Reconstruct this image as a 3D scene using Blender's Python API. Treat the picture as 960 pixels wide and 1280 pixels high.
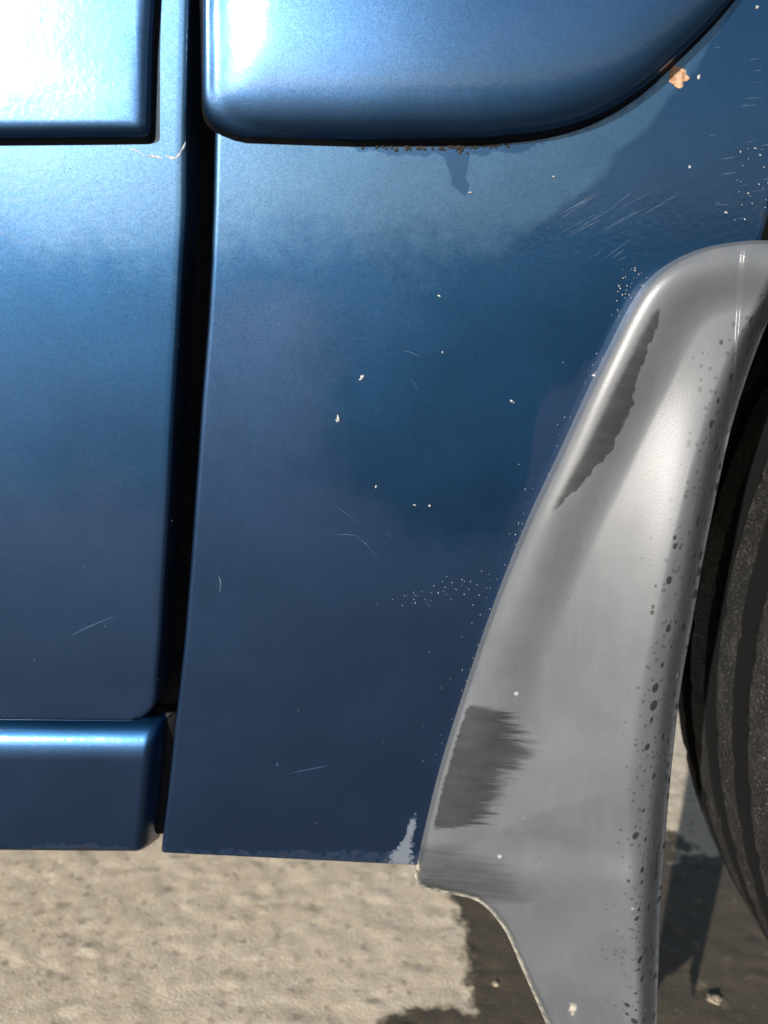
import bpy, math, random
import numpy as np
from mathutils import Vector, Matrix

for o in list(bpy.data.objects):
    bpy.data.objects.remove(o)
scene = bpy.context.scene
COL = scene.collection
rng = np.random.default_rng(7)

# ------------------------------------------------------------------ camera
CAM_H, CAM_D = 0.45, 0.27            # camera height, distance from the body side (metres)
FPX, PITCH, ROLL = 1040.0, math.radians(12), math.radians(1.5)
cam_data = bpy.data.cameras.new("camera")
cam = bpy.data.objects.new("camera", cam_data)
COL.objects.link(cam)
scene.camera = cam
cam_data.sensor_fit = 'VERTICAL'
cam_data.sensor_height = 36.0
cam_data.lens = 36.0 * FPX / 1280.0
cam_data.clip_start = 0.01
cam_data.clip_end = 5000
cam_data.dof.use_dof = True
cam_data.dof.focus_distance = 0.285
cam_data.dof.aperture_fstop = 14.5
CAMR = Matrix.Rotation(math.pi / 2 - PITCH, 3, 'X') @ Matrix.Rotation(ROLL, 3, 'Z')
cam.matrix_world = Matrix.Translation((0, -CAM_D, CAM_H)) @ CAMR.to_4x4()

# ------------------------------------------------------------------ light
SUN_DIR = Vector((0.53, 1.0, -0.335)).normalized()       # direction the light travels
sun_el = math.asin(-SUN_DIR.z)
sun_rot = math.atan2(-SUN_DIR.x, -SUN_DIR.y)
world = bpy.data.worlds.new("World")
scene.world = world
world.use_nodes = True
wn, wl = world.node_tree.nodes, world.node_tree.links
sky = wn.new('ShaderNodeTexSky')
sky.sky_type = 'NISHITA'
sky.sun_disc = False
sky.sun_elevation = sun_el
sky.sun_rotation = sun_rot
wl.new(sky.outputs[0], wn['Background'].inputs[0])
wn['Background'].inputs[1].default_value = 0.09
sun_data = bpy.data.lights.new("sun", 'SUN')
sun_data.energy = 5.0
sun_data.angle = math.radians(0.6)
sun_data.color = (1.0, 0.965, 0.92)
sun = bpy.data.objects.new("sun", sun_data)
COL.objects.link(sun)
sun.rotation_euler = SUN_DIR.to_track_quat('-Z', 'Y').to_euler()
sun.location = (-1, -2, 2)
scene.view_settings.view_transform = 'Standard'
scene.view_settings.look = 'None'
scene.view_settings.gamma = 1.0
scene.view_settings.exposure = 0.75
scene.render.engine = 'CYCLES'
scene.cycles.use_denoising = True

# ------------------------------------------------------------------ maths helpers
CAMN = np.array(CAMR)
CPOS = np.array([0, -CAM_D, CAM_H])
Z_TUCK, R_TUCK = 0.62, 2.0           # the body side is a shallow barrel, tucked in low down
Z_CREASE = 0.5645                    # feature line above which the side leans inwards


def body_y(z, x=None):
    z = np.asarray(z, float)
    return (z - Z_TUCK) ** 2 / (2 * R_TUCK) + 0.07 * np.maximum(z - Z_CREASE, 0)


def on_body(px, py, off=0.0):
    """point of the body side (off metres proud of it) that the photograph shows at px, py"""
    px, py = np.broadcast_arrays(np.asarray(px, float), np.asarray(py, float))
    d = np.stack([(px - 480) / FPX, -(py - 640) / FPX, -np.ones_like(px)], -1) @ CAMN.T
    y = np.zeros(px.shape)
    for _ in range(12):
        t = (y - off - CPOS[1]) / d[..., 1]
        y = body_y(CPOS[2] + t * d[..., 2])
    t = (y - off - CPOS[1]) / d[..., 1]
    return CPOS + t[..., None] * d


def hash2(i, j, s):
    h = (i.astype(np.int64) * 374761393 + j.astype(np.int64) * 668265263 + s * 982451653) & 0xffffffff
    h = ((h ^ (h >> 13)) * 1274126177) & 0xffffffff
    return ((h ^ (h >> 16)) & 0xffff) / 65535.0


def vnoise(x, y, s=0):
    i, j = np.floor(x), np.floor(y)
    u, v = x - i, y - j
    u, v = u * u * (3 - 2 * u), v * v * (3 - 2 * v)
    a, b = hash2(i, j, s), hash2(i + 1, j, s)
    c, d = hash2(i, j + 1, s), hash2(i + 1, j + 1, s)
    return (a * (1 - u) + b * u) * (1 - v) + (c * (1 - u) + d * u) * v


def fbm(x, y, s=0, o=4):
    r, a = 0, 0.5
    for k in range(o):
        r = r + a * vnoise(x * 2 ** k, y * 2 ** k, s + k * 17)
        a *= 0.5
    return r


def worley(x, y, s=0):
    i, j = np.floor(x), np.floor(y)
    best = np.full(x.shape, 9.0)
    rid = np.zeros(x.shape)
    for a in (-1, 0, 1):
        for b in (-1, 0, 1):
            ci, cj = i + a, j + b
            d = np.hypot(ci + hash2(ci, cj, s) - x, cj + hash2(ci, cj, s + 5) - y)
            m = d < best
            best = np.where(m, d, best)
            rid = np.where(m, hash2(ci, cj, s + 9), rid)
    return best, rid


def sstep(a, b, x):
    t = np.clip((np.asarray(x, float) - a) / (b - a), 0, 1)
    return t * t * (3 - 2 * t)


def catmull(P, n):
    """smooth open curve through the rows of P, n samples even in arc length"""
    P = np.asarray(P, float)
    Q = np.vstack([2 * P[0] - P[1], P, 2 * P[-1] - P[-2]])
    out = []
    for k in range(1, len(Q) - 2):
        t = np.linspace(0, 1, 24, endpoint=False)[:, None]
        a, b, c, d = Q[k - 1:k + 3]
        out.append(0.5 * (2 * b + (c - a) * t + (2 * a - 5 * b + 4 * c - d) * t ** 2 + (3 * b - a - 3 * c + d) * t ** 3))
    out = np.vstack(out + [P[-1:]])
    s = np.r_[0, np.cumsum(np.linalg.norm(np.diff(out, axis=0), axis=1))]
    q = np.linspace(0, s[-1], n)
    return np.stack([np.interp(q, s, out[:, k]) for k in range(out.shape[1])], 1)


def chaikin(P, n=3):
    P = np.asarray(P, float)
    for _ in range(n):
        A, B = P, np.roll(P, -1, 0)
        P = np.empty((2 * len(A), 2))
        P[0::2], P[1::2] = .75 * A + .25 * B, .25 * A + .75 * B
    return P


# ------------------------------------------------------------------ object helpers
def mesh_obj(name, V, F, mat, parent=None, smooth=True, attrs=None):
    me = bpy.data.meshes.new(name)
    V = np.asarray(V, float).reshape(-1, 3)
    me.from_pydata(V.tolist(), [], F.tolist() if isinstance(F, np.ndarray) else F)
    if smooth:
        me.polygons.foreach_set('use_smooth', [True] * len(me.polygons))
    for k, a in (attrs or {}).items():
        at = me.attributes.new(k, 'FLOAT', 'POINT')
        at.data.foreach_set('value', np.asarray(a, np.float32).ravel())
    me.materials.append(mat)
    me.update()
    o = bpy.data.objects.new(name, me)
    COL.objects.link(o)
    if parent:
        o.parent = parent
    return o


def grid_faces(nv, nu, closed=False):
    i = np.arange(nv - 1)[:, None]
    j = np.arange(nu if closed else nu - 1)[None, :]
    k = (j + 1) % nu
    return np.stack([i * nu + j, i * nu + k, (i + 1) * nu + k, (i + 1) * nu + j], -1).reshape(-1, 4)


def grid_obj(name, P, mat, parent=None, attrs=None, flip=False):
    F = grid_faces(P.shape[0], P.shape[1])
    if flip:
        F = F[:, ::-1]
    return mesh_obj(name, P, F, mat, parent, attrs=attrs)


def roll_edge(P, side, r=0.0025, back=0.012, attrs=None):
    """hem the sheet: bend its left / right / bottom border back with radius r"""
    a = np.linspace(0, math.pi / 2, 6)[1:]
    dirs = {'right': np.array([1, 0, 0]), 'left': np.array([-1, 0, 0]), 'bottom': np.array([0, 0, -1.0])}[side]
    steps = [(r * math.sin(t), r * (1 - math.cos(t))) for t in a] + [(r, r + back * .5), (r, r + back)]
    Y = np.array([0, 1.0, 0])
    new = {}
    for k, at in (attrs or {}).items():
        e = at[:, -1:] if side == 'right' else at[:, :1] if side == 'left' else at[-1:, :]
        rep = np.repeat(e, len(steps), axis=0 if side == 'bottom' else 1)
        new[k] = np.concatenate([at, rep] if side != 'left' else [rep, at], axis=0 if side == 'bottom' else 1)
    if side == 'bottom':
        E = P[-1:]
        P2 = np.concatenate([P] + [E + dirs * s + Y * b for s, b in steps], 0)
    elif side == 'right':
        E = P[:, -1:]
        P2 = np.concatenate([P] + [E + dirs * s + Y * b for s, b in steps], 1)
    else:
        E = P[:, :1]
        P2 = np.concatenate([E + dirs * s + Y * b for s, b in steps[::-1]] + [P], 1)
    return (P2, new) if attrs is not None else P2


def pad_obj(name, outline, profile, mat, parent, spine, base=0.0, tilt=None, sharp=None, foot=None):
    """raised pad: closed outline in photograph units on the body side, section given as
    (distance from the outline, height) pairs in metres; the surface closes on a spine"""
    W = on_body(outline[:, 0], outline[:, 1])
    XZ = W[:, [0, 2]]
    S = on_body(np.array([p[0] for p in spine], float), np.array([p[1] for p in spine], float))[:, [0, 2]]
    ab = S[1] - S[0]
    t = np.clip(((XZ - S[0]) @ ab) / (ab @ ab), 0, 1)[:, None]
    target = S[0] + t * ab
    L = np.linalg.norm(target - XZ, axis=1)[:, None]
    ins = [0, 0] + [.0002, .0005, .0009, .0014, .002, .0027, .0035, .0045, .0056, .007, .0085, .0105, .013, .016, .02, .025]
    loops = [XZ + (target - XZ) * np.minimum(d / L, .97) for d in ins]
    f0 = .025 / L
    for k in range(1, 16):
        f = np.minimum(f0 + (.999 - f0) * k / 15, .999)
        loops.append(XZ + (target - XZ) * np.maximum(f, np.minimum(f0, .97)))
    if foot:
        loops[0] = XZ - (target - XZ) / L * .0015  # flared base strip, coloured black in place of the pad's shadow
    LP_ = np.array(loops)
    A, B = XZ, np.roll(XZ, -1, 0)
    D = np.empty(LP_.shape[:2])
    e = B - A
    ee = (e * e).sum(1) + 1e-12
    for k in range(len(LP_)):
        q = LP_[k][:, None] - A[None]
        tt_ = np.clip((q * e[None]).sum(-1) / ee, 0, 1)
        D[k] = np.sqrt(((q - tt_[..., None] * e[None]) ** 2).sum(-1).min(1))
    if sharp:
        D = D * sharp(LP_[..., 0], LP_[..., 1])
    H = np.interp(D, [p[0] for p in profile[1:]], [p[1] for p in profile[1:]])
    H[0] = profile[0][1]
    for _ in range(5):
        Hs = .5 * H + .25 * (np.roll(H, 1, 1) + np.roll(H, -1, 1))
        Hs[10:-1] = .5 * Hs[10:-1] + .25 * (Hs[9:-2] + Hs[11:])
        H[2:] = Hs[2:]
    z = LP_[..., 1]
    if tilt:
        H[1:] = tilt(LP_[1:, :, 0], z[1:], H[1:])
    P = np.stack([LP_[..., 0], body_y(z) - base - H, z], -1)
    o = mesh_obj(name, P, grid_faces(P.shape[0], P.shape[1], True), mat, parent)
    if foot:
        o.data.materials.append(foot)
        n_ = P.shape[1]
        for k in range(n_):
            o.data.polygons[k].material_index = 1
    return o


# ------------------------------------------------------------------ materials
class NB:
    def __init__(s, name):
        s.m = bpy.data.materials.new(name)
        s.m.use_nodes = True
        s.t = s.m.node_tree
        s.b = s.t.nodes['Principled BSDF']
        s.co = s.new('ShaderNodeTexCoord').outputs['Object']

    def new(s, typ, **kw):
        n = s.t.nodes.new(typ)
        for k, v in kw.items():
            setattr(n, k, v)
        return n

    def link(s, a, b):
        s.t.links.new(a, b)

    def put(s, sock, v):
        if hasattr(v, 'node'):
            s.link(v, sock)
        else:
            sock.default_value = v

    def noise(s, scale, detail=4, rough=.55, vec=None, dist=0.0):
        n = s.new('ShaderNodeTexNoise')
        s.link(vec or s.co, n.inputs['Vector'])
        n.inputs['Scale'].default_value = scale
        n.inputs['Detail'].default_value = detail
        n.inputs['Roughness'].default_value = rough
        n.inputs['Distortion'].default_value = dist
        return n.outputs['Fac']

    def voro(s, scale, vec=None, out='Distance', feature='F1'):
        n = s.new('ShaderNodeTexVoronoi', feature=feature)
        s.link(vec or s.co, n.inputs['Vector'])
        n.inputs['Scale'].default_value = scale
        return n.outputs[out]

    def math(s, op, a, b=0.0, c=0.0):
        n = s.new('ShaderNodeMath', operation=op)
        for k, v in enumerate((a, b, c)):
            s.put(n.inputs[k], v)
        return n.outputs[0]

    def ramp(s, f, lo, hi, a=0.0, b=1.0):
        n = s.new('ShaderNodeMapRange', interpolation_type='SMOOTHSTEP')
        s.put(n.inputs[0], f)
        for k, v in enumerate((lo, hi, a, b)):
            s.put(n.inputs[k + 1], v)
        return n.outputs[0]

    def mix(s, f, a, b):
        n = s.new('ShaderNodeMix', data_type='RGBA')
        s.put(n.inputs[0], f)
        for k, v in ((6, a), (7, b)):
            s.put(n.inputs[k], v if hasattr(v, 'node') else (*v, 1))
        return n.outputs[2]

    def attr(s, name):
        return s.new('ShaderNodeAttribute', attribute_name=name).outputs['Fac']

    def scale(s, v):
        n = s.new('ShaderNodeMapping')
        s.link(s.co, n.inputs[0])
        n.inputs['Scale'].default_value = v
        return n.outputs[0]

    def bump(s, h, strength, dist, normal=None):
        n = s.new('ShaderNodeBump')
        s.link(h, n.inputs['Height'])
        n.inputs['Strength'].default_value = strength
        n.inputs['Distance'].default_value = dist
        if normal:
            s.link(normal, n.inputs['Normal'])
        return n.outputs[0]

    def set(s, **kw):
        for k, v in kw.items():
            k = k.replace('_', ' ')
            s.put(s.b.inputs[k], (*v, 1) if isinstance(v, tuple) and len(v) == 3 else v)
        return s.m


def paint_material(name, dirty=False, haze=0.0):
    n = NB(name)
    # flakes: every cell of a fine cell texture leans its own way
    geo = n.new('ShaderNodeNewGeometry').outputs['Normal']
    cell = n.voro(4200, out='Color')
    v = n.new('ShaderNodeVectorMath', operation='SUBTRACT')
    n.link(cell, v.inputs[0]); v.inputs[1].default_value = (.5, .5, .5)
    sc = n.new('ShaderNodeVectorMath', operation='SCALE')
    n.link(v.outputs[0], sc.inputs[0]); sc.inputs['Scale'].default_value = 0.06
    ad = n.new('ShaderNodeVectorMath', operation='ADD')
    n.link(geo, ad.inputs[0]); n.link(sc.outputs[0], ad.inputs[1])
    nm = n.new('ShaderNodeVectorMath', operation='NORMALIZE')
    n.link(ad.outputs[0], nm.inputs[0])
    peel = n.bump(n.noise(420, 2), .10, .0006)
    col = n.mix(n.noise(9, 3), (.0070, .044, .113), (.0088, .048, .121))
    rough = n.ramp(n.noise(30, 4), .3, .7, .37, .42)
    coat = .7
    crough = n.ramp(n.noise(55, 5, .6), .35, .75, .12, .18)
    metal = 0.95 - haze
    if haze:
        col = n.mix(n.ramp(n.noise(40, 4, .6), .2, .8, haze * .7, haze * 1.3), col, (.22, .30, .45))
    if dirty:
        film_refl = n.attr('film_refl')
        edge = n.math('ADD', film_refl, n.math('MULTIPLY', n.math('SUBTRACT', n.noise(160, 5, .65), .5), .5))
        mask = n.math('MULTIPLY', n.ramp(edge, .25, .75), n.attr('film_refl_amount'))
        mask = n.math('MULTIPLY', mask, n.ramp(n.noise(700, 3), .2, .8, .75, 1.0))
        col = n.mix(mask, col, n.mix(n.attr('film_refl_tone'), (.13, .28, .40), (.28, .20, .28)))
        metal = n.math('SUBTRACT', .95, n.math('MULTIPLY', mask, .75))
        crough = n.math('ADD', crough, n.math('MULTIPLY', mask, .35))
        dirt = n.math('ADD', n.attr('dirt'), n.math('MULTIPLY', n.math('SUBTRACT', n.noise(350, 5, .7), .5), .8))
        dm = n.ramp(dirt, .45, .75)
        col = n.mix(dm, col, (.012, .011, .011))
        metal = n.math('MULTIPLY', metal, n.math('SUBTRACT', 1.0, dm))
        coat = n.math('SUBTRACT', .7, n.math('MULTIPLY', dm, .65))
        chip = n.math('ADD', n.attr('chip'), n.math('MULTIPLY', n.math('SUBTRACT', n.noise(600, 5, .7), .5), 1.3))
        cm = n.ramp(chip, .5, .7)
        col = n.mix(cm, col, (.10, .115, .14))
        metal = n.math('MULTIPLY', metal, n.math('SUBTRACT', 1.0, cm))
    return n.set(Base_Color=col, Metallic=metal, Roughness=rough, Normal=nm.outputs[0], Coat_Weight=coat,
                 Coat_Roughness=crough, Coat_Normal=peel)


M_PAINT = paint_material('hazed_blue_metallic_paint', haze=.05)
M_PANEL = paint_material('weathered_blue_metallic_paint', True)


def plastic_material():
    n = NB('faded_grey_plastic')
    blotch = n.noise(28, 5, .6)
    col = n.mix(n.ramp(blotch, .3, .7), (.075, .081, .089), (.091, .097, .105))
    # fine vertical wipe streaks and dust
    streak = n.noise(1, 4, .6, n.scale((260, 260, 30)))
    col = n.mix(n.ramp(streak, .45, .8, 0, .35), col, (.115, .115, .113))
    # darker dressing brushed on, with ragged brush ends
    bristle = n.noise(1, 3, .6, n.scale((70, 70, 1300)))
    bristle = n.math('MULTIPLY_ADD', n.noise(1, 2, .6, n.scale((40, 40, 420))), .5, n.math('MULTIPLY', bristle, .5))
    st = n.math('ADD', n.attr('stain'), n.math('MULTIPLY', n.math('SUBTRACT', bristle, .5), n.attr('ragged')))
    sm = n.math('MULTIPLY', n.ramp(st, .33, .67), n.ramp(n.noise(1, 4, .6, n.scale((90, 90, 240))), .25, .7, .82, 1.0))
    col = n.mix(n.math('MULTIPLY', sm, .92), col, (.022, .023, .024))
    # dried drops along the free edge
    wob = n.scale((1, 1, .8))
    vd = n.voro(210, wob)
    vr = n.voro(210, wob, 'Color')
    sep = n.new('ShaderNodeSeparateColor'); n.link(vr, sep.inputs[0])
    size = n.math('MULTIPLY', n.ramp(n.math('SUBTRACT', n.attr('drops'), sep.outputs[0]), 0, .5), n.math('MULTIPLY_ADD', sep.outputs[1], .22, .16))
    dots = n.ramp(n.math('SUBTRACT', size, vd), -.01, .05)
    col = n.mix(n.math('MULTIPLY', dots, .88), col, (.012, .013, .014))
    vd2 = n.voro(430)
    vr2 = n.voro(430, None, 'Color')
    sep2 = n.new('ShaderNodeSeparateColor'); n.link(vr2, sep2.inputs[0])
    s2 = n.math('MULTIPLY', n.ramp(n.math('SUBTRACT', n.attr('drops'), sep2.outputs[0]), -.05, .3), .34)
    d2 = n.ramp(n.math('SUBTRACT', s2, vd2), -.02, .08)
    col = n.mix(n.math('MULTIPLY', d2, .6), col, (.03, .031, .032))
    # pale specks
    vd3 = n.voro(120); vr3 = n.voro(120, None, 'Color')
    sep3 = n.new('ShaderNodeSeparateColor'); n.link(vr3, sep3.inputs[0])
    s3 = n.math('MULTIPLY', n.ramp(sep3.outputs[0], .80, .9), n.math('MULTIPLY_ADD', sep3.outputs[2], .10, .03))
    d3 = n.ramp(n.math('SUBTRACT', s3, vd3), -.02, .02)
    col = n.mix(n.math('MULTIPLY', d3, .55), col, (.38, .38, .36))
    grime = n.math('ADD', n.attr('grime'), n.math('MULTIPLY', n.math('SUBTRACT', n.noise(300, 5, .7), .5), .9))
    col = n.mix(n.ramp(grime, .5, .8), col, (.36, .33, .27))
    rough = n.math('SUBTRACT', n.ramp(blotch, .3, .7, .34, .41), n.math('MULTIPLY', sm, .10))
    b = n.bump(n.noise(2200, 2), .12, .0003)
    return n.set(Base_Color=col, Roughness=rough, Specular_IOR_Level=.5, Normal=b)


M_PLASTIC = plastic_material()


def simple(name, c0, c1, rough, nscale=60, bump=.3, bd=.001, metallic=0.0, spec=.5):
    n = NB(name)
    f = n.noise(nscale, 6, .65)
    return n.set(Base_Color=n.mix(n.ramp(f, .3, .7), c0, c1), Roughness=rough, Metallic=metallic,
                 Specular_IOR_Level=spec, Normal=n.bump(n.noise(nscale * 4, 4, .7), bump, bd))


M_JAMB_AND_SHADOW = simple('grimy_paint_and_shadow', (.002, .003, .005), (.007, .006, .006), .6, 90, spec=.15)  # jamb paint, also the painted shadow strip round the mouldings
M_UNDER = simple('underbody_coating', (.012, .011, .010), (.03, .027, .022), .8, 40)
M_RUST = simple('rust', (.22, .10, .05), (.50, .33, .22), .9, 500, .6)
M_GRIT = simple('pale_grit', (.16, .17, .19), (.42, .42, .41), .6, 900)
M_SCRATCH = simple('bare_scratch', (.022, .055, .11), (.055, .095, .155), .5, 900)
M_MUD = simple('brown_dirt', (.010, .009, .008), (.035, .027, .020), .9, 600)
M_RIM = simple('grey_wheel_steel', (.20, .20, .20), (.33, .33, .32), .45, 50, metallic=.7)


def tyre_material():
    n = NB('dusty_tyre_rubber')
    dust = n.ramp(n.noise(90, 6, .7), .45, .75)
    col = n.mix(dust, (.016, .0155, .015), (.060, .056, .050))
    grit = n.ramp(n.noise(900, 4, .75), .56, .68)
    col = n.mix(n.math('MULTIPLY', grit, .75), col, (.36, .34, .30))
    col = n.mix(n.ramp(n.attr('rib'), .3, .9), (.004, .004, .004), col)  # grooves painted black to stand in for shade
    return n.set(Base_Color=col, Roughness=.8, Specular_IOR_Level=.2, Normal=n.bump(n.noise(800, 5, .75), 1.0, .003))


M_TYRE = tyre_material()


def ground_material():
    n = NB('worn_sandy_tarmac')
    big = n.noise(14, 5, .6)
    col = n.mix(n.ramp(big, .3, .7), (.50, .415, .305), (.60, .505, .385))
    fine = n.noise(260, 5, .7)
    col = n.mix(n.ramp(fine, .42, .75, 0, .6), col, (.55, .49, .39))
    dark = n.noise(55, 4, .6)
    col = n.mix(n.ramp(dark, .56, .76, 0, .5), col, (.26, .21, .15))
    vr = n.voro(210, None, 'Color')
    sp_ = n.new('ShaderNodeSeparateColor'); n.link(vr, sp_.inputs[0])
    col = n.mix(n.ramp(sp_.outputs[0], .80, .95, 0, .55), col, (.62, .56, .46))
    col = n.mix(n.ramp(sp_.outputs[1], .88, .98, 0, .45), col, (.20, .16, .115))
    # darker, less rough area by the mud flap and in front of the van
    dark_area = n.math('ADD', n.attr('dark_area'), n.math('MULTIPLY', n.math('SUBTRACT', n.noise(75, 4, .6), .5), .9))
    wm = n.ramp(dark_area, .38, .62)
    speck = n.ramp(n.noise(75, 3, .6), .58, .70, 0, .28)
    dark_col = n.mix(speck, (.070, .056, .038), (.27, .22, .15))
    col = n.mix(wm, col, dark_col)
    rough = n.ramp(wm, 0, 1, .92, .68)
    return n.set(Base_Color=col, Roughness=rough, Specular_IOR_Level=.35,
                 Normal=n.bump(n.noise(420, 6, .7), .55, .0022))


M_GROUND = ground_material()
M_STONE = simple('pale_stone', (.14, .11, .075), (.27, .22, .16), .8, 120)

# ------------------------------------------------------------------ ground
def coords(a, b, step, far):
    mid = np.arange(a, b + step * .5, step)
    out = step * 1.5 ** np.arange(1, 40)
    out = np.cumsum(out)
    out = np.r_[out[out < far], far]
    return np.r_[(a - out)[::-1], mid, b + out]


gx = coords(-0.45, 0.75, 0.0032, 2500)
gy = coords(-0.02, 0.95, 0.0032, 2500)
GX, GY = np.meshgrid(gx, gy)
fade = sstep(-.45, -.38, GX) * (1 - sstep(.68, .75, GX)) * sstep(-.02, .04, GY) * (1 - sstep(.88, .95, GY))
wx, wy = GX + .006 * fbm(GX * 60, GY * 60, 3), GY + .006 * fbm(GX * 60, GY * 60, 4)
d1, id1 = worley(wx / .016, wy / .016, 1)
d2, id2 = worley(wx / .008, wy / .008, 2)
H = .15 * (.0050 * (1 - np.clip(d1, 0, 1)) * (id1 > .35) * (.4 + id1)
     + .0022 * (1 - np.clip(d2, 0, 1)) + .0060 * (fbm(GX * 22, GY * 22, 8) - .5)
     - .0055 * (np.clip(.42 - d1, 0, 1) / .42) * (id1 < .16))
GZ = np.where(fade > 0, H * fade, 0) - .003
# darker area: outline in metres on the ground
dark_area = np.minimum(sstep(.035, .095, GX + .02 * (fbm(GX * 30, GY * 30, 21) - .5)), 1 - sstep(.36, .46, GY + .10 * (fbm(GX * 18, GY * 18, 22) - .5)))
dark_area2 = sstep(-.02, .03, GX) * (1 - sstep(.195, .245, GY))
dark_area3 = (1 - sstep(.145, .18, GY + .05 * (fbm(GX * 25, GY * 25, 25) - .5))) * sstep(-2.6, -2.0, GY) * sstep(-3.2, -2.4, GX) * (1 - sstep(2.4, 3.2, GX))
dark_area = np.maximum(dark_area, np.maximum(dark_area2, dark_area3))
ground = mesh_obj('ground', np.stack([GX, GY, GZ], -1), grid_faces(*GX.shape), M_GROUND, attrs={'dark_area': dark_area})
ground['kind'] = 'structure'


def ground_z(x, y):
    i = np.argmin(abs(gy - y)); j = np.argmin(abs(gx - x))
    return float(GZ[i, j])


# ------------------------------------------------------------------ the van
van = bpy.data.objects.new('van', None)
COL.objects.link(van)
van['label'] = 'dark blue van, lower side with door, rear quarter panel, grey mudguard and tyre'
van['category'] = 'van'

# gap lines between the door and the rear quarter, x at y in photograph units
DOOR_R = np.array([(-420, 243), (0, 238), (150, 234), (260, 233), (300, 231), (400, 226), (500, 220), (600, 215), (700, 209), (800, 203), (900, 195), (1100, 180)], float)
QTR_L = np.array([(-420, 259), (0, 262), (160, 267), (250, 265), (330, 262), (400, 258), (500, 250), (600, 243), (700, 236), (800, 228), (900, 217), (1000, 206), (1070, 197), (1120, 192)], float)


def door_right(y):
    return np.interp(y, DOOR_R[:, 0], DOOR_R[:, 1])


def qtr_left(y):
    return np.interp(y, QTR_L[:, 0], QTR_L[:, 1])


def sheet(left, right, top, bottom, nv, nu, off=0.0, rcorner=None):
    ys = np.linspace(0, 1, nv)
    ys = 1 - (1 - ys) ** 1.35                       # denser rows near the bottom
    u = np.linspace(0, 1, nu)[None, :]
    t = top(u) if callable(top) else top
    b = bottom(u) if callable(bottom) else bottom
    Y = t + (b - t) * ys[:, None] + 0 * u
    L = left(Y[:, :1]); R = right(Y[:, -1:])
    X = L + (R - L) * u
    return X, Y


def extend_up(P, A, right=None, top=1.02, n=24):
    """carry the sheet on upwards past the frame; right(z) gives its rear edge there"""
    z0 = P[0, :, 2].mean()
    zs = np.linspace(top, z0 + .012, n)[:, None]
    x0, x1 = P[0, 0, 0], P[0, -1, 0]
    xr = right(zs) if right else x1 + 0 * zs
    f_ = ((P[0, :, 0] - x0) / (x1 - x0))[None]
    Xe = x0 + (xr - x0) * f_
    Ze = zs + 0 * f_
    E = np.stack([Xe, body_y(Ze), Ze], -1)
    B = {k: np.concatenate([np.zeros((n, P.shape[1])) + (1 if k == 'film_refl_tone' else 0), a], 0) for k, a in A.items()}
    return np.concatenate([E, P], 0), B


# door skin
def door_edge(y):
    e = door_right(y) - 8
    r, yb = 24.0, 898.0
    k = np.clip(y - (yb - r), 0, r)
    return e - (r - np.sqrt(np.maximum(r * r - k * k, 0)))


X, Y = sheet(lambda y: -1700 + 0 * y, door_edge, -420, lambda u: 898 - 21 * (1 - u), 200, 260)
P = on_body(X, Y)
n1 = fbm(X / 60, Y / 60, 33)
up_ = 1 - sstep(150, 470, Y)  # sky sheen towards the door top, put into the colour
A = {'film_refl': np.clip(np.maximum(sstep(420, 800, Y), up_) + .3 * (n1 - .5), 0, 1), 'film_refl_amount': np.where(Y < 470, .14, .055), 'film_refl_tone': (Y > 470) * 1.0, 'dirt': 0 * X, 'chip': 0 * X}
P, A = extend_up(P, A)
P, A = roll_edge(P, 'right', .0018, .016, A)
P, A = roll_edge(P, 'bottom', .0018, .016, A)
door = grid_obj('door', P, M_PANEL, van, attrs=A)

# door moulding: flat pad, leaning back towards the top
def door_tilt(x, z, H):
    z0 = on_body(0., 158.)[2]
    return H - np.minimum(H, np.maximum(z - z0, 0) * .040 * (H / .0066))


out = np.array([(-600, -330), (208, -330), (196, 0), (193, 60), (191, 174), (-600, 180)], float)
def round_poly(P, radii, n=7):
    res = []
    m = len(P)
    for i in range(m):
        p, a, b = P[i], P[i - 1], P[(i + 1) % m]
        da, db = (a - p) / np.linalg.norm(a - p), (b - p) / np.linalg.norm(b - p)
        r = radii[i]
        for t in np.linspace(0, 1, n):
            res.append((1 - t) ** 2 * (p + da * r) + 2 * t * (1 - t) * p + t * t * (p + db * r))
    res = np.array(res)
    # subdivide long runs so that the pad follows the barrel of the body
    out = []
    for i in range(len(res)):
        a, b = res[i], res[(i + 1) % len(res)]
        k = max(1, int(np.linalg.norm(b - a) / 14))
        for q in range(k):
            out.append(a + (b - a) * q / k)
    return np.array(out)


door_moulding = pad_obj('door_moulding', round_poly(out, [40, 40, 14, 14, 9, 20]),
                        [(0, .0003), (0, .0030), (.0006, .0050), (.0018, .0062), (.0034, .0066), (.006, .0066)],
                        M_PAINT, door, [(-450, -80), (60, -80)], tilt=door_tilt, foot=M_JAMB_AND_SHADOW)

# rear quarter panel with its wheel-arch edge on the right
def qtr_edge(y):
    return qtr_left(y) + 8


ARCH = np.array([(-420, 1240), (0, 1075), (120, 1005), (240, 962), (300, 945), (330, 930), (420, 860), (520, 800), (640, 740), (780, 670), (900, 610), (1000, 575), (1120, 540)], float)


def arch_edge(y):
    return np.interp(y, ARCH[:, 0], ARCH[:, 1])


X, Y = sheet(qtr_edge, arch_edge, -420, lambda u: 1063 + 17 * u, 420, 330)
P = on_body(X, Y)
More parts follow.
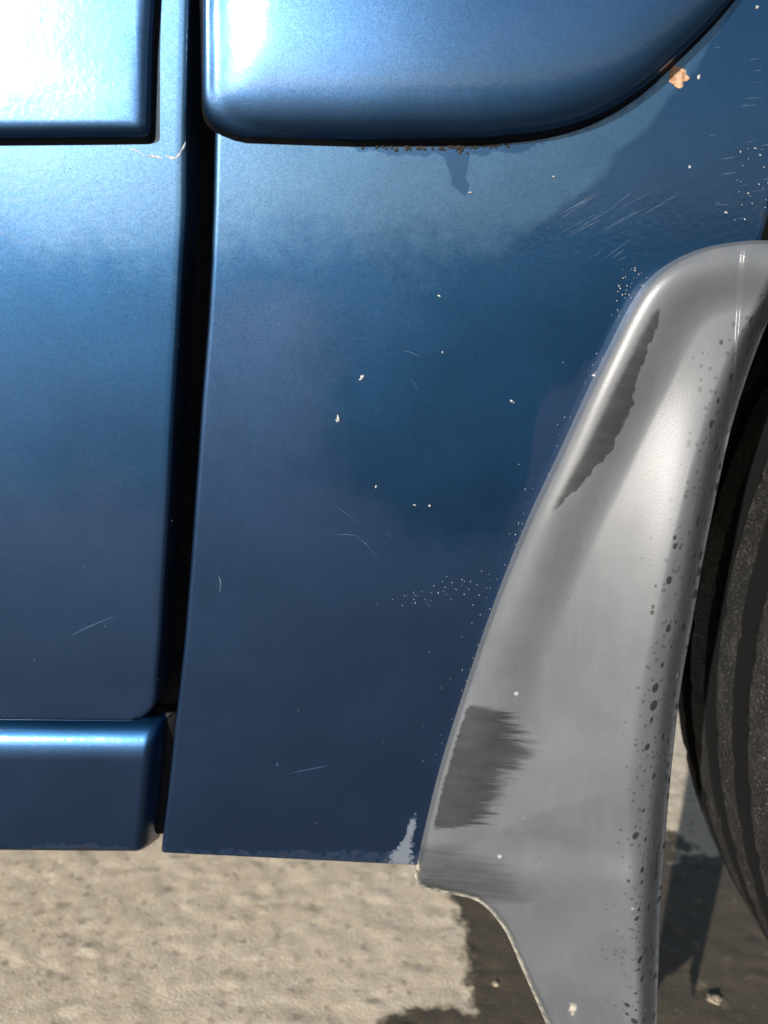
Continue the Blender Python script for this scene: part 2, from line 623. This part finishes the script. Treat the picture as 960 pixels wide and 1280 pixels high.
# --- wear and a painted reflection on this panel (photograph units on its surface)
n1 = fbm(X / 38, Y / 38, 31)
n2 = fbm(X / 14, Y / 14, 37)
lim = np.interp(X, [0, 300, 420, 560, 640, 700, 760, 820, 870, 905, 1000], [300, 296, 300, 310, 300, 262, 208, 148, 84, 30, -200])
soft = np.interp(X, [0, 560, 680, 1000], [150, 130, 18, 14])
film_refl = .5 + (lim - Y + 26 * (n1 - .5)) / soft * .5
near = np.interp(X, [0, 380, 450, 500, 560, 640, 720, 800, 880, 1000], [150, 150, 188, 192, 196, 192, 168, 128, 40, -200]) + 18 * (n2 - .5)
film_refl = np.minimum(film_refl, .5 + (Y - near) / 5)
cx = np.interp(Y, [180, 205, 222, 235, 250], [571, 571, 574, 577, 584])
hw = np.interp(Y, [180, 200, 212, 222, 230, 240, 248], [22, 15, 12, 8, 11, 6, -3]) + 5 * (n2 - .5)
drip = (hw - abs(X - cx)) / 4 + .5
film_refl = np.where((Y > 175) & (Y < 252), np.minimum(film_refl, 1 - drip), film_refl)
film_refl = np.clip(film_refl, 0, 1)
amount = .165 * np.ones_like(X) * (.8 + .4 * n1)
lowb = np.interp(X, [380, 420, 480, 560, 620, 655, 672, 690, 760, 800], [560, 600, 645, 690, 672, 600, 520, 478, 446, 430])
sharpness = np.interp(X, [400, 620, 690, 800], [120, 100, 26, 24])
n3 = fbm(X / 75 + .3 * n1, Y / 75, 39)
refl_inside = np.minimum((X - 415 + 70 * (n3 - .5)) / 120 + .5, (lowb - Y + 60 * (n3 - .5)) / sharpness + .5)  # dark reflection of a figure, painted as an area left clear of film
refl_surround = np.clip(1 - refl_inside, 0, 1) * sstep(270, 420, Y) * (1 - .35 * sstep(500, 260, X))
use2 = refl_surround > film_refl
film_refl = np.maximum(film_refl, refl_surround)
amount = np.where(use2, .050 + .016 * sstep(600, 1000, Y), amount)
tone = use2 * 1.0
# grey scuffed haze along the mudguard and wheel arch
arc = sstep(925, 958, X) * sstep(120, 220, Y) * .55
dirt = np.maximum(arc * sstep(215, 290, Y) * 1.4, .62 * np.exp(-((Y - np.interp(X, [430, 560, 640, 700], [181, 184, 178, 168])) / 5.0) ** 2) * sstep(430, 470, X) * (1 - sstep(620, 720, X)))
dirt = np.maximum(dirt, .60 * sstep(1040, 1072, Y))
chip = .85 * np.exp(-((X - np.interp(Y, [1000, 1040, 1075], [524, 513, 500])) / np.interp(Y, [1000, 1050, 1075], [5, 9, 24])) ** 2) * sstep(1000, 1030, Y)
chip = np.maximum(chip, .42 * np.exp(-((X - qtr_left(Y) - 8) / 9.0) ** 2) * sstep(1015, 1050, Y))
A = {'film_refl_tone': tone, 'film_refl': film_refl, 'film_refl_amount': amount, 'dirt': dirt, 'chip': chip}
P, A = extend_up(P, A, lambda z: np.where(z > .698, 1.05, .478 - np.sqrt(np.maximum(.385 ** 2 - (z - .315) ** 2, 0))))
P, A = roll_edge(P, 'left', .0018, .016, A)
P, A = roll_edge(P, 'bottom', .0020, .016, A)
P, A = roll_edge(P, 'right', .0025, .02, A)
quarter = grid_obj('quarter_panel', P, M_PANEL, van, attrs=A)

# quarter moulding: long rounded pad sweeping up at its rear end
sweep = catmull([(610, 175), (680, 167), (740, 149), (795, 117), (845, 72), (890, 26), (930, -24), (985, -100), (1020, -160)], 40)
left_low = catmull([(256, 40), (256, 110), (257, 136), (263, 152), (276, 162), (296, 170)], 20)
bot = np.stack([np.linspace(310, 600, 24), np.interp(np.linspace(310, 600, 24), [310, 450, 600], [173, 177, 176])], 1)
leftside = np.stack([np.interp(np.linspace(-330, 20, 26), [-330, 20], [244, 256]), np.linspace(-330, 20, 26)], 1)
toprun = np.stack([np.linspace(1010, 260, 50), np.full(50, -335.)], 1)
endrun = np.stack([np.linspace(1035, 1060, 8), np.linspace(-190, -320, 8)], 1)
out = np.vstack([leftside, left_low, bot, sweep, endrun, toprun])


def qm_tilt(x, z, H):
    z0 = on_body(500., 75.)[2]
    xl = on_body(520., 60.)[0]
    H = H - np.minimum(.085 * .014 * np.logaddexp(0, (xl - x) / .014), .45 * H)
    return H - np.minimum(.5 * H, (.004 * np.logaddexp(0, (z - z0) / .004)) * .055 * (H / .0127))


quarter_moulding = pad_obj('quarter_moulding', out,
                           [(0, .0003), (.0, .0045), (.0004, .0066), (.0016, .0086), (.0036, .0102), (.0066, .0114),
                            (.0105, .0121), (.0155, .0125), (.021, .0127), (.027, .0127)],
                           M_PAINT, quarter, [(420, -85), (800, -190)], tilt=qm_tilt, foot=M_JAMB_AND_SHADOW,
                           sharp=lambda x, z: 1 + 5 * sstep(-.052, -.060, x) * sstep(.508, .522, z))

# door jamb behind the gap, and the seal
ys = np.linspace(-420, 1040, 60)
cols = [(-60, -.016), (-26, -.016), (-14, -.020), (14, -.020), (26, -.015), (60, -.015)]
J = np.stack([on_body((door_right(ys) + qtr_left(ys)) / 2 + c, ys, off) for c, off in cols], 1)
grid_obj('door_jamb', J, M_JAMB_AND_SHADOW, van)

# sill under the door: a formed sheet, rounded over at its top, foot and rear end
def bunch(a_, b_, n, e0=True):
    t = np.linspace(0, 1, n)
    t = .5 - .5 * np.cos(t * math.pi) if e0 else np.sin(t * math.pi / 2)
    return a_ + (b_ - a_) * t


uu, vv = bunch(0, 1, 170, False)[None], bunch(0, 1, 80)[:, None]
top_, bot_ = 909 - 16.3 * (1 - uu), 1080 - 15 * (1 - uu)
SY = top_ + (bot_ - top_) * vv
rx = np.interp(SY, [890, 1080], [202, 184])
SX = -1700 + (rx + 1700) * uu
def quarter_round(d, w):
    t = np.clip(1 - d / w, 0, 1)
    return np.sqrt(1 - t * t)
hg = quarter_round(SY - top_, 46) * quarter_round(bot_ - SY, 16) * quarter_round(rx - SX, 20)
SP = on_body(SX, SY)
SP[..., 1] += .0195 - .0175 * hg
n1 = fbm(SX / 60, SY / 60, 35)
sill = grid_obj('sill', SP, M_PANEL, van, attrs={'film_refl': sstep(925, 960, SY), 'film_refl_amount': .06 + 0 * SX, 'film_refl_tone': 1 + 0 * SX,
                'dirt': .75 * sstep(1045, 1072, SY + 14 * (n1 - .5)), 'chip': 0 * SX})
out = round_poly(np.array([(-620, 898), (203, 908), (213, 912), (198, 1072), (-620, 1060)], float), [10, 6, 8, 10, 10])
pad_obj('sill_end', out, [(0, -.006), (0, .0), (.001, .0025), (.003, .0035), (.006, .0038)], M_JAMB_AND_SHADOW, sill, [(-550, 970), (130, 980)], base=-.0175)

# ------------------------------------------------------------------ mudguard
PAIRS = [((1005, 308), (1008, 330)), ((965, 301), (985, 352)), ((925, 302), (962, 398)), ((880, 310), (948, 432)), ((840, 328), (935, 468)),
         ((810, 353), (922, 508)), ((787, 388), (911, 548)), ((762, 437), (901, 592)), ((736, 490), (891, 640)),
         ((704, 560), (879, 700)), ((658, 658), (865, 780)), ((615, 766), (851, 860)), ((580, 868), (841, 945)),
         ((551, 960), (834, 1020)), ((531, 1040), (830, 1075)), ((521, 1084), (828, 1104)), ((519, 1100), (827, 1122)), ((527, 1110), (826, 1138)),
         ((560, 1117), (825, 1158)), ((600, 1129), (824, 1182)), ((630, 1162), (823, 1212)), ((652, 1210), (822, 1246)),
         ((672, 1255), (821, 1282)), ((700, 1320), (818, 1342)), ((745, 1425), (812, 1440))]
LR = catmull([(*a, *b) for a, b in PAIRS], 520)
Lc, Rc = LR[:, :2], LR[:, 2:]
nu = 150
u = np.linspace(0, 1, nu)
u = u ** 1.25
PX = Lc[:, None, 0] + (Rc - Lc)[:, None, 0] * u[None]
PY = Lc[:, None, 1] + (Rc - Lc)[:, None, 1] * u[None]
wid = np.linalg.norm(Rc - Lc, axis=1)[:, None]
# distance in photograph units from the outer (painted side) edge and from the free edge
dist = np.empty_like(PX)
for i in range(0, len(PX), 20):
    dx = PX[i:i + 20, :, None] - Lc[None, None, :, 0]
    dy = PY[i:i + 20, :, None] - Lc[None, None, :, 1]
    dist[i:i + 20] = np.sqrt((dx * dx + dy * dy).min(-1))
rd = np.empty_like(PX)
for i in range(0, len(PX), 20):
    dx = PX[i:i + 20, :, None] - Rc[None, None, :, 0]
    dy = PY[i:i + 20, :, None] - Rc[None, None, :, 1]
    rd[i:i + 20] = np.sqrt((dx * dx + dy * dy).min(-1))
foot = sstep(1030, 1100, Lc[:, 1])[:, None]                 # below here the edge bead dies out
bump_ = np.where(dist < 27, np.sqrt(np.maximum(0, 1 - ((dist - 27) / 29) ** 2)), .5 + .5 * np.cos(np.clip((dist - 27) / 62, 0, 1) * math.pi))
bead = .0022 * sstep(0, 5, dist) + .0056 * bump_ * (1 - .35 * sstep(640, 900, PY))
bead = bead * (1 - foot) + .0060 * sstep(0, 9, dist) * foot
f = dist / (dist + rd + 1e-6)
body = .0 + .0065 * sstep(.28, .82, f) * sstep(230, 800, PY) + .020 * f * sstep(300, 960, PY) - .011 * sstep(.80, 1.02, f) * sstep(300, 420, PY)
lipline = .0012 * (1 - sstep(0, 3, np.abs(PX - np.interp(PY, [300, 480, 620], [929, 917, 893])) - 0)) * 0
step = .0007 * sstep(-1.5, 1.5, PX - np.interp(PY, [300, 340, 480, 560, 640], [930, 926, 917, 908, 900])) * (1 - sstep(560, 640, PY))
back = -.010 * sstep(26, 0, rd)
OFF = .001 + bead + body + step - .012 * (1 - sstep(0, 30, rd)) ** 2
MP = on_body(PX, PY, 0.0)
# slide along the sight line from the body side to the wanted depth keeps the traced outline true
dirv = MP - CPOS
tt = (MP[..., 1] - OFF - CPOS[1]) / dirv[..., 1]
MP = CPOS + tt[..., None] * dirv
# free edge turned inwards, and the outer edge closed back to the body
turn = [MP[:, -1:] + np.array([.0008 * k, .0035 * k, 0]) for k in (1, 2, 4, 7)]
closed = [MP[:, :1] + np.array([0, .006, 0])]
MP2 = np.concatenate(closed + [MP] + turn, 1)


def ext(a):
    return np.concatenate([a[:, :1], a] + [a[:, -1:]] * 4, 1)


q1 = fbm(PX / 30, PY / 30, 51)
q2 = fbm(PX / 9, PY / 9, 53)
# dressing stain along the bead and the brushed patch lower down
lo = np.interp(PY, [360, 400, 460, 520, 570, 600, 640], [30, 30, 30, 30, 28, 26, 24])
hi = np.interp(PY, [360, 385, 430, 480, 520, 560, 590, 640], [28, 44, 52, 58, 68, 64, 54, 34]) + 14 * (q2 - .5)
st1 = np.minimum((dist - lo) / 26 + .1, (hi - 9 - dist) / 7) + .5
st1 *= sstep(365, 395, PY) * (1 - sstep(630, 668, PY))
hi2 = np.interp(PY, [865, 885, 910, 940, 960, 990, 1020, 1045], [5, 40, 66, 92, 74, 72, 62, 50])
st2 = np.minimum((dist - 9) / 8, (hi2 + 8 - dist) / 84) + .5
st2 *= sstep(872, 890, PY) * (1 - sstep(1028, 1044, PY))
st3 = .52 * (1 - sstep(30, 120, dist)) * sstep(1030, 1065, PY) * (1 - sstep(1120, 1150, PY))
stain = np.clip(np.maximum(np.maximum(st1, st2), st3), 0, 1)
ragged = .3 + 1.3 * (PY > 800) * (PY < 1046)
drops = np.clip(sstep(80, 2, rd) * 1.1 + .15, 0, 1) * sstep(330, 420, PY)
grime = .70 * (1 - sstep(0, 14, dist)) * foot + .25 * (1 - sstep(0, 6, rd))
grime = np.maximum(grime, (.35 + .8 * q2) * np.exp(-(((PX - 717 + 20 * (q1 - .5)) / 10) ** 2 + ((PY - 1262) / 15) ** 2)))
mudguard = grid_obj('mudguard', MP2, M_PLASTIC, van,
                    attrs={k: ext(a) for k, a in dict(stain=stain, ragged=ragged, drops=drops, grime=grime).items()})
mudguard['label'] = 'faded grey plastic mudguard with dark brushed stains and drip spots'

# ------------------------------------------------------------------ wheel
XT, RW, Y0, Y1 = 0.158, 0.32, 0.035, 0.175
WC = np.array([XT + RW, 0, 0.315])
wheel = bpy.data.objects.new('wheel', None)
COL.objects.link(wheel)
wheel.parent = van
prof = []                                                    # (y, radius) from inner bead to outer bead


def add(y, r):
    prof.append((y, r))


Wd = Y1 - Y0
add(Y1 - .004, .205); add(Y1 + .006, .235); add(Y1 + .008, .265); add(Y1 + .004, .292); add(Y1 - .002, .308); add(Y1 - .010, .3155)
ribs = np.linspace(Y1 - .014, Y0 + .014, 200)
grooves = [Y1 - .036, Y1 - .070, Y1 - .104]
for y in ribs:
    r = .320 - .0045 * (2 * (y - (Y0 + Y1) / 2) / Wd) ** 4
    for g in grooves:
        r -= .011 * float(sstep(.0070, .0056, abs(y - g)))
    add(y, r)
add(Y0 + .010, .3155); add(Y0 + .002, .308); add(Y0 - .004, .292); add(Y0 - .008, .265); add(Y0 - .006, .235); add(Y0 + .004, .205)
prof = np.array(prof)
na = 420
ang = np.linspace(0, 2 * math.pi, na, endpoint=False)
rr = prof[:, 1][None, :] * np.ones((na, 1))
yy = prof[:, 0][None, :] * np.ones((na, 1))
tread = rr > .312
sip = np.abs(((ang * 64 / (2 * math.pi))[:, None] + yy * 10) % 1 - .5)
rr = rr - tread * .0012 * sstep(.08, .02, sip) + tread * .0007 * (fbm(ang[:, None] * 160, yy * 500, 61) - .5)
TP = np.stack([WC[0] + rr * np.cos(ang)[:, None], yy, WC[2] + rr * np.sin(ang)[:, None]], -1)
i = np.arange(na)[:, None]; j = np.arange(TP.shape[1] - 1)[None]
nu_ = TP.shape[1]
F = np.stack([i * nu_ + j, i * nu_ + j + 1, ((i + 1) % na) * nu_ + j + 1, ((i + 1) % na) * nu_ + j], -1).reshape(-1, 4)
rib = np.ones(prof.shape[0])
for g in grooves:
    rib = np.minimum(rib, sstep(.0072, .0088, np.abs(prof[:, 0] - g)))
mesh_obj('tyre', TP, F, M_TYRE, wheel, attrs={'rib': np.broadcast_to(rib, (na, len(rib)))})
rp = np.array([(Y1, .204), (Y1 - .01, .196), (Y0 + .04, .190), (Y0 + .012, .194), (Y0 + .002, .206), (Y0 - .002, .207), (Y0 + .006, .196),
               (Y0 + .03, .180), (Y0 + .034, .15), (Y0 + .018, .12), (Y0 + .016, .07), (Y0 + .0, .055), (Y0 - .006, .03), (Y0 - .007, .0005)])
ra = np.linspace(0, 2 * math.pi, 96, endpoint=False)
RP = np.stack([WC[0] + rp[None, :, 1] * np.cos(ra)[:, None], rp[None, :, 0] + 0 * ra[:, None], WC[2] + rp[None, :, 1] * np.sin(ra)[:, None]], -1)
i = np.arange(96)[:, None]; j = np.arange(len(rp) - 1)[None]; m = len(rp)
F = np.stack([i * m + j, i * m + j + 1, ((i + 1) % 96) * m + j + 1, ((i + 1) % 96) * m + j], -1).reshape(-1, 4)
mesh_obj('rim', RP, F, M_RIM, wheel)

# wheel-arch liner and floor pan close the underside
aa = np.linspace(math.radians(-2), math.radians(172), 60)
LP = np.stack([np.stack([WC[0] + .455 * np.cos(aa), np.full_like(aa, .030), WC[2] + .455 * np.sin(aa)], -1)] + [np.stack([WC[0] + .378 * np.cos(aa), np.full_like(aa, yv), WC[2] + .378 * np.sin(aa)], -1) for yv in (.034, .1, .2, .3)] + [np.stack([WC[0] + .05 * np.cos(aa), np.full_like(aa, .31), WC[2] + .12 + .05 * np.sin(aa)], -1)], 1)
grid_obj('wheel_arch_liner', LP, M_UNDER, van)
xs = np.linspace(-1.0, .02, 10)
FP = np.stack([np.stack([xs, np.full_like(xs, yv), np.full_like(xs, zv)], -1) for yv, zv in ((.05, .29), (.06, .30), (.3, .31), (.9, .31), (1.5, .30))], 1)
grid_obj('floor_pan', FP, M_UNDER, van)

# ------------------------------------------------------------------ wear: grit, scratches, rust
def dabs(items, lift=.0002, seed=1, rough=(.7, 1.25)):
    """small lumpy flakes lying on the body side: (px, py, radius px, height m, pad offset)"""
    r = np.random.default_rng(seed)
    V, F = [], []
    for px, py, rad, h, off in items:
        c = on_body(px, py, off)
        m = rad / 3700
        k = 8
        b = len(V)
        st = r.uniform(.6, 1.3); a0 = r.uniform(0, 6.28)
        for ring, hh in ((1.0, -.0001), (.62, .75)):
            for q in range(k):
                a = 2 * math.pi * q / k
                w = r.uniform(*rough) * m * ring
                dx, dz = w * math.cos(a) * st, w * math.sin(a) / st
                V.append((c[0] + dx * math.cos(a0) - dz * math.sin(a0), c[1] - lift - h * hh, c[2] + dx * math.sin(a0) + dz * math.cos(a0)))
        V.append((c[0], c[1] - lift - h, c[2]))
        for q in range(k):
            F.append((b + q, b + (q + 1) % k, b + k + (q + 1) % k, b + k + q))
            F.append((b + k + q, b + k + (q + 1) % k, b + 2 * k))
    return V, F


G = [(453, 471, 2.8, .0008, 0), (451, 474, 1.8, .0006, 0), (423, 523, 3.0, .0008, 0), (421, 526, 1.6, .0004, 0), (639, 501, 1.8, .0004, 0), (642, 503, 1.3, .0004, 0), (470, 608, 1.7, .0003, 0), (518, 631, 1.4, .0003, 0),
     (537, 632, 1.6, .0003, 0), (862, 209, 1.8, .0004, 0), (907, 266, 1.8, .0004, 0), (588, 241, 1.8, .0006, 0), (744, 470, 3.2, .0008, 0), (743, 476, 2.2, .0006, 0),
     (692, 221, 1.3, .0003, 0), (898, 30, 1.4, .0003, 0), (955, 283, 2.2, .0006, 0), (946, 10, 2, .0004, 0), (549, 370, 1.6, .0003, 0), (553, 440, 1.3, .0003, 0)]
r = np.random.default_rng(3)
for _ in range(45):
    t = r.random()
    G.append((505 + 100 * t + r.normal(0, 9), 748 - 20 * t + r.normal(0, 7), r.uniform(.25, .7), .0001, 0))
for _ in range(40):
    t = r.random()
    G.append((775 + 20 * t + r.normal(0, 9), 385 - 45 * t + r.normal(0, 8), r.uniform(.35, .9), .0003, 0))
for _ in range(60):
    t = r.random() ** .8
    yy_ = 400 + 560 * t
    xl = np.interp(yy_, Lc[::-1, 1][::-1], Lc[::-1, 0][::-1]) if False else float(np.interp(yy_, [388, 437, 490, 560, 658, 766, 868, 960], [787, 762, 736, 704, 658, 615, 580, 551]))
    G.append((xl - abs(r.normal(0, 14)) - 3, yy_, r.uniform(.25, .7), .0001, 0))
for _ in range(26):
    G.append((r.uniform(915, 962), r.uniform(180, 275), r.uniform(.5, 1.0), .0002, 0))
for _ in range(70):
    G.append((r.uniform(280, 900), r.uniform(200, 1030), r.uniform(.2, .55), .0002, 0))
G = [g for g in G if g[0] > qtr_left(g[1]) + 4 and g[0] < arch_edge(g[1])]
V, F = dabs(G)
o = mesh_obj('grit_speck', V, F, M_GRIT, quarter, smooth=False); o['kind'] = 'stuff'
G = [(r.uniform(10, 225), r.uniform(200, 870), r.uniform(.2, .55), .0002, 0) for _ in range(45)]
V, F = dabs(G, seed=4)
o = mesh_obj('grit_speck', V, F, M_GRIT, door, smooth=False); o['kind'] = 'stuff'
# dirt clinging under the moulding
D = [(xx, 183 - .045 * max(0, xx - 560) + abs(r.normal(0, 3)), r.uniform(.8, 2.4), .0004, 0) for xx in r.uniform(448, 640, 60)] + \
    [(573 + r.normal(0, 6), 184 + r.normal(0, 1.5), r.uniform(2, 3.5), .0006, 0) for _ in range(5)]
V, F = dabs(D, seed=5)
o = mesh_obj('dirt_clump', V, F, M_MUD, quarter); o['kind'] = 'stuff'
V, F = dabs([(847, 95, 10, .00015, 0), (847, 105, 5.5, .00012, 0), (842, 91, 6, .00012, 0), (852, 98, 6, .0001, 0)], seed=6, rough=(.85, 1.1))
o = mesh_obj('rust_chip', V, F, M_RUST, quarter, smooth=False)
o['label'] = 'bare orange rust chip in the blue paint'
V, F = dabs([(873, 97, 2.2, .0002, 0)], seed=8)
mesh_obj('paint_chip', V, F, M_GRIT, quarter, smooth=False)


def scratches(name, lines, parent, seed=0, mat=M_SCRATCH):
    r = np.random.default_rng(seed)
    V, F = [], []
    for pts, w in lines:
        pts = np.array(pts, float)
        n = max(6, int(np.linalg.norm(pts[-1] - pts[0]) / 4))
        C = catmull(pts, n) if len(pts) > 2 else np.stack([np.linspace(pts[0][k], pts[1][k], n) for k in (0, 1)], 1)
        T = np.gradient(C, axis=0); T /= np.linalg.norm(T, axis=1)[:, None] + 1e-9
        Nn = np.stack([-T[:, 1], T[:, 0]], 1)
        ww = w * .5 * np.sin(np.linspace(.15, math.pi - .15, n)) * r.uniform(.5, 1.2, n)
        A = C + Nn * ww[:, None]; B = C - Nn * ww[:, None]
        pa, pb = on_body(A[:, 0], A[:, 1], .00012), on_body(B[:, 0], B[:, 1], .00012)
        b = len(V)
        for k in range(n):
            V += [tuple(pa[k]), tuple(pb[k])]
        for k in range(n - 1):
            F.append((b + 2 * k, b + 2 * k + 1, b + 2 * k + 3, b + 2 * k + 2))
    o = mesh_obj(name, V, F, mat, parent)
    o['kind'] = 'stuff'
    return o


S = [([(272, 718), (276, 728), (274, 741)], 1.6), ([(236, 733), (248, 732), (262, 735)], .9), ([(232, 800), (255, 804), (276, 815)], .8),
     ([(360, 967), (385, 962), (410, 957)], .8), ([(346, 952), (347, 958)], 1.4)]
for _ in range(16):                                        # scuffs pointing up to the rear
    x0, y0 = r.uniform(690, 800), r.uniform(255, 330)
    l = r.uniform(12, 60)
    S.append(([(x0, y0), (x0 + l, y0 - l * r.uniform(.5, .75))], r.uniform(.3, .65)))
for _ in range(20):                                        # near-level polishing marks by the arch
    x0, y0 = r.uniform(880, 955), r.uniform(60, 280)
    S.append(([(x0, y0), (x0 + r.uniform(6, 26), y0 - r.uniform(1, 4))], r.uniform(.4, .9)))
for _ in range(6):                                        # faint swirl marks
    x0, y0 = r.uniform(400, 640), r.uniform(280, 700)
    a = r.uniform(-1, 1); l = r.uniform(10, 50)
    S.append(([(x0, y0), (x0 + l * math.cos(a) * .5, y0 + l * math.sin(a) * .5 - 2), (x0 + l * math.cos(a), y0 + l * math.sin(a))], r.uniform(.25, .5)))
S = [s for s in S if all(p[0] > qtr_left(p[1]) + 5 and p[0] < arch_edge(p[1]) - 3 for p in s[0])]
scratches('scratch', S, quarter, 2)
S = [([(84, 797), (112, 783), (143, 770)], 1.0), ([(158, 185), (170, 188), (182, 195)], 1.6), ([(182, 195), (193, 195), (204, 198)], 3.0), ([(206, 194), (218, 198), (226, 190)], 3.2), ([(225, 191), (229, 184), (232, 177)], 2.2)]
scratches('scratch', S[:1], door, 3)
scratches('paint_crack', S[1:], door, 4, M_GRIT)

# ------------------------------------------------------------------ loose stones on the ground
def ground_hit(px, py):
    d = np.array([(px - 480) / FPX, -(py - 640) / FPX, -1]) @ CAMN.T
    t = -CPOS[2] / d[2]
    return CPOS + t * d


STONES = [(620, 1226, 5, 'small pale pebble on dark ground left of the mudguard tip'),
          (893, 1246, 8, 'tan pebble on dark ground between mudguard and tyre')]
for k, (px, py, rad, lab) in enumerate(STONES):
    c = ground_hit(px, py)
    m = rad / FPX * .62
    r = np.random.default_rng(40 + k)
    nv, nn = 7, 10
    V, F = [], []
    for a in range(nv):
        th = math.pi * a / (nv - 1)
        for b in range(nn):
            ph = 2 * math.pi * b / nn
            w = m * r.uniform(.65, 1.25)
            V.append((w * 1.15 * math.sin(th) * math.cos(ph), w * .9 * math.sin(th) * math.sin(ph), w * .5 * math.cos(th)))
    F = grid_faces(nv, nn, True)
    o = mesh_obj('pebble', V, F, M_STONE, smooth=False)
    o.location = (c[0], c[1], ground_z(c[0], c[1]) + m * .2)
    o['label'] = lab
    o['category'] = 'pebble'
    o['group'] = 'loose pebbles on the ground'
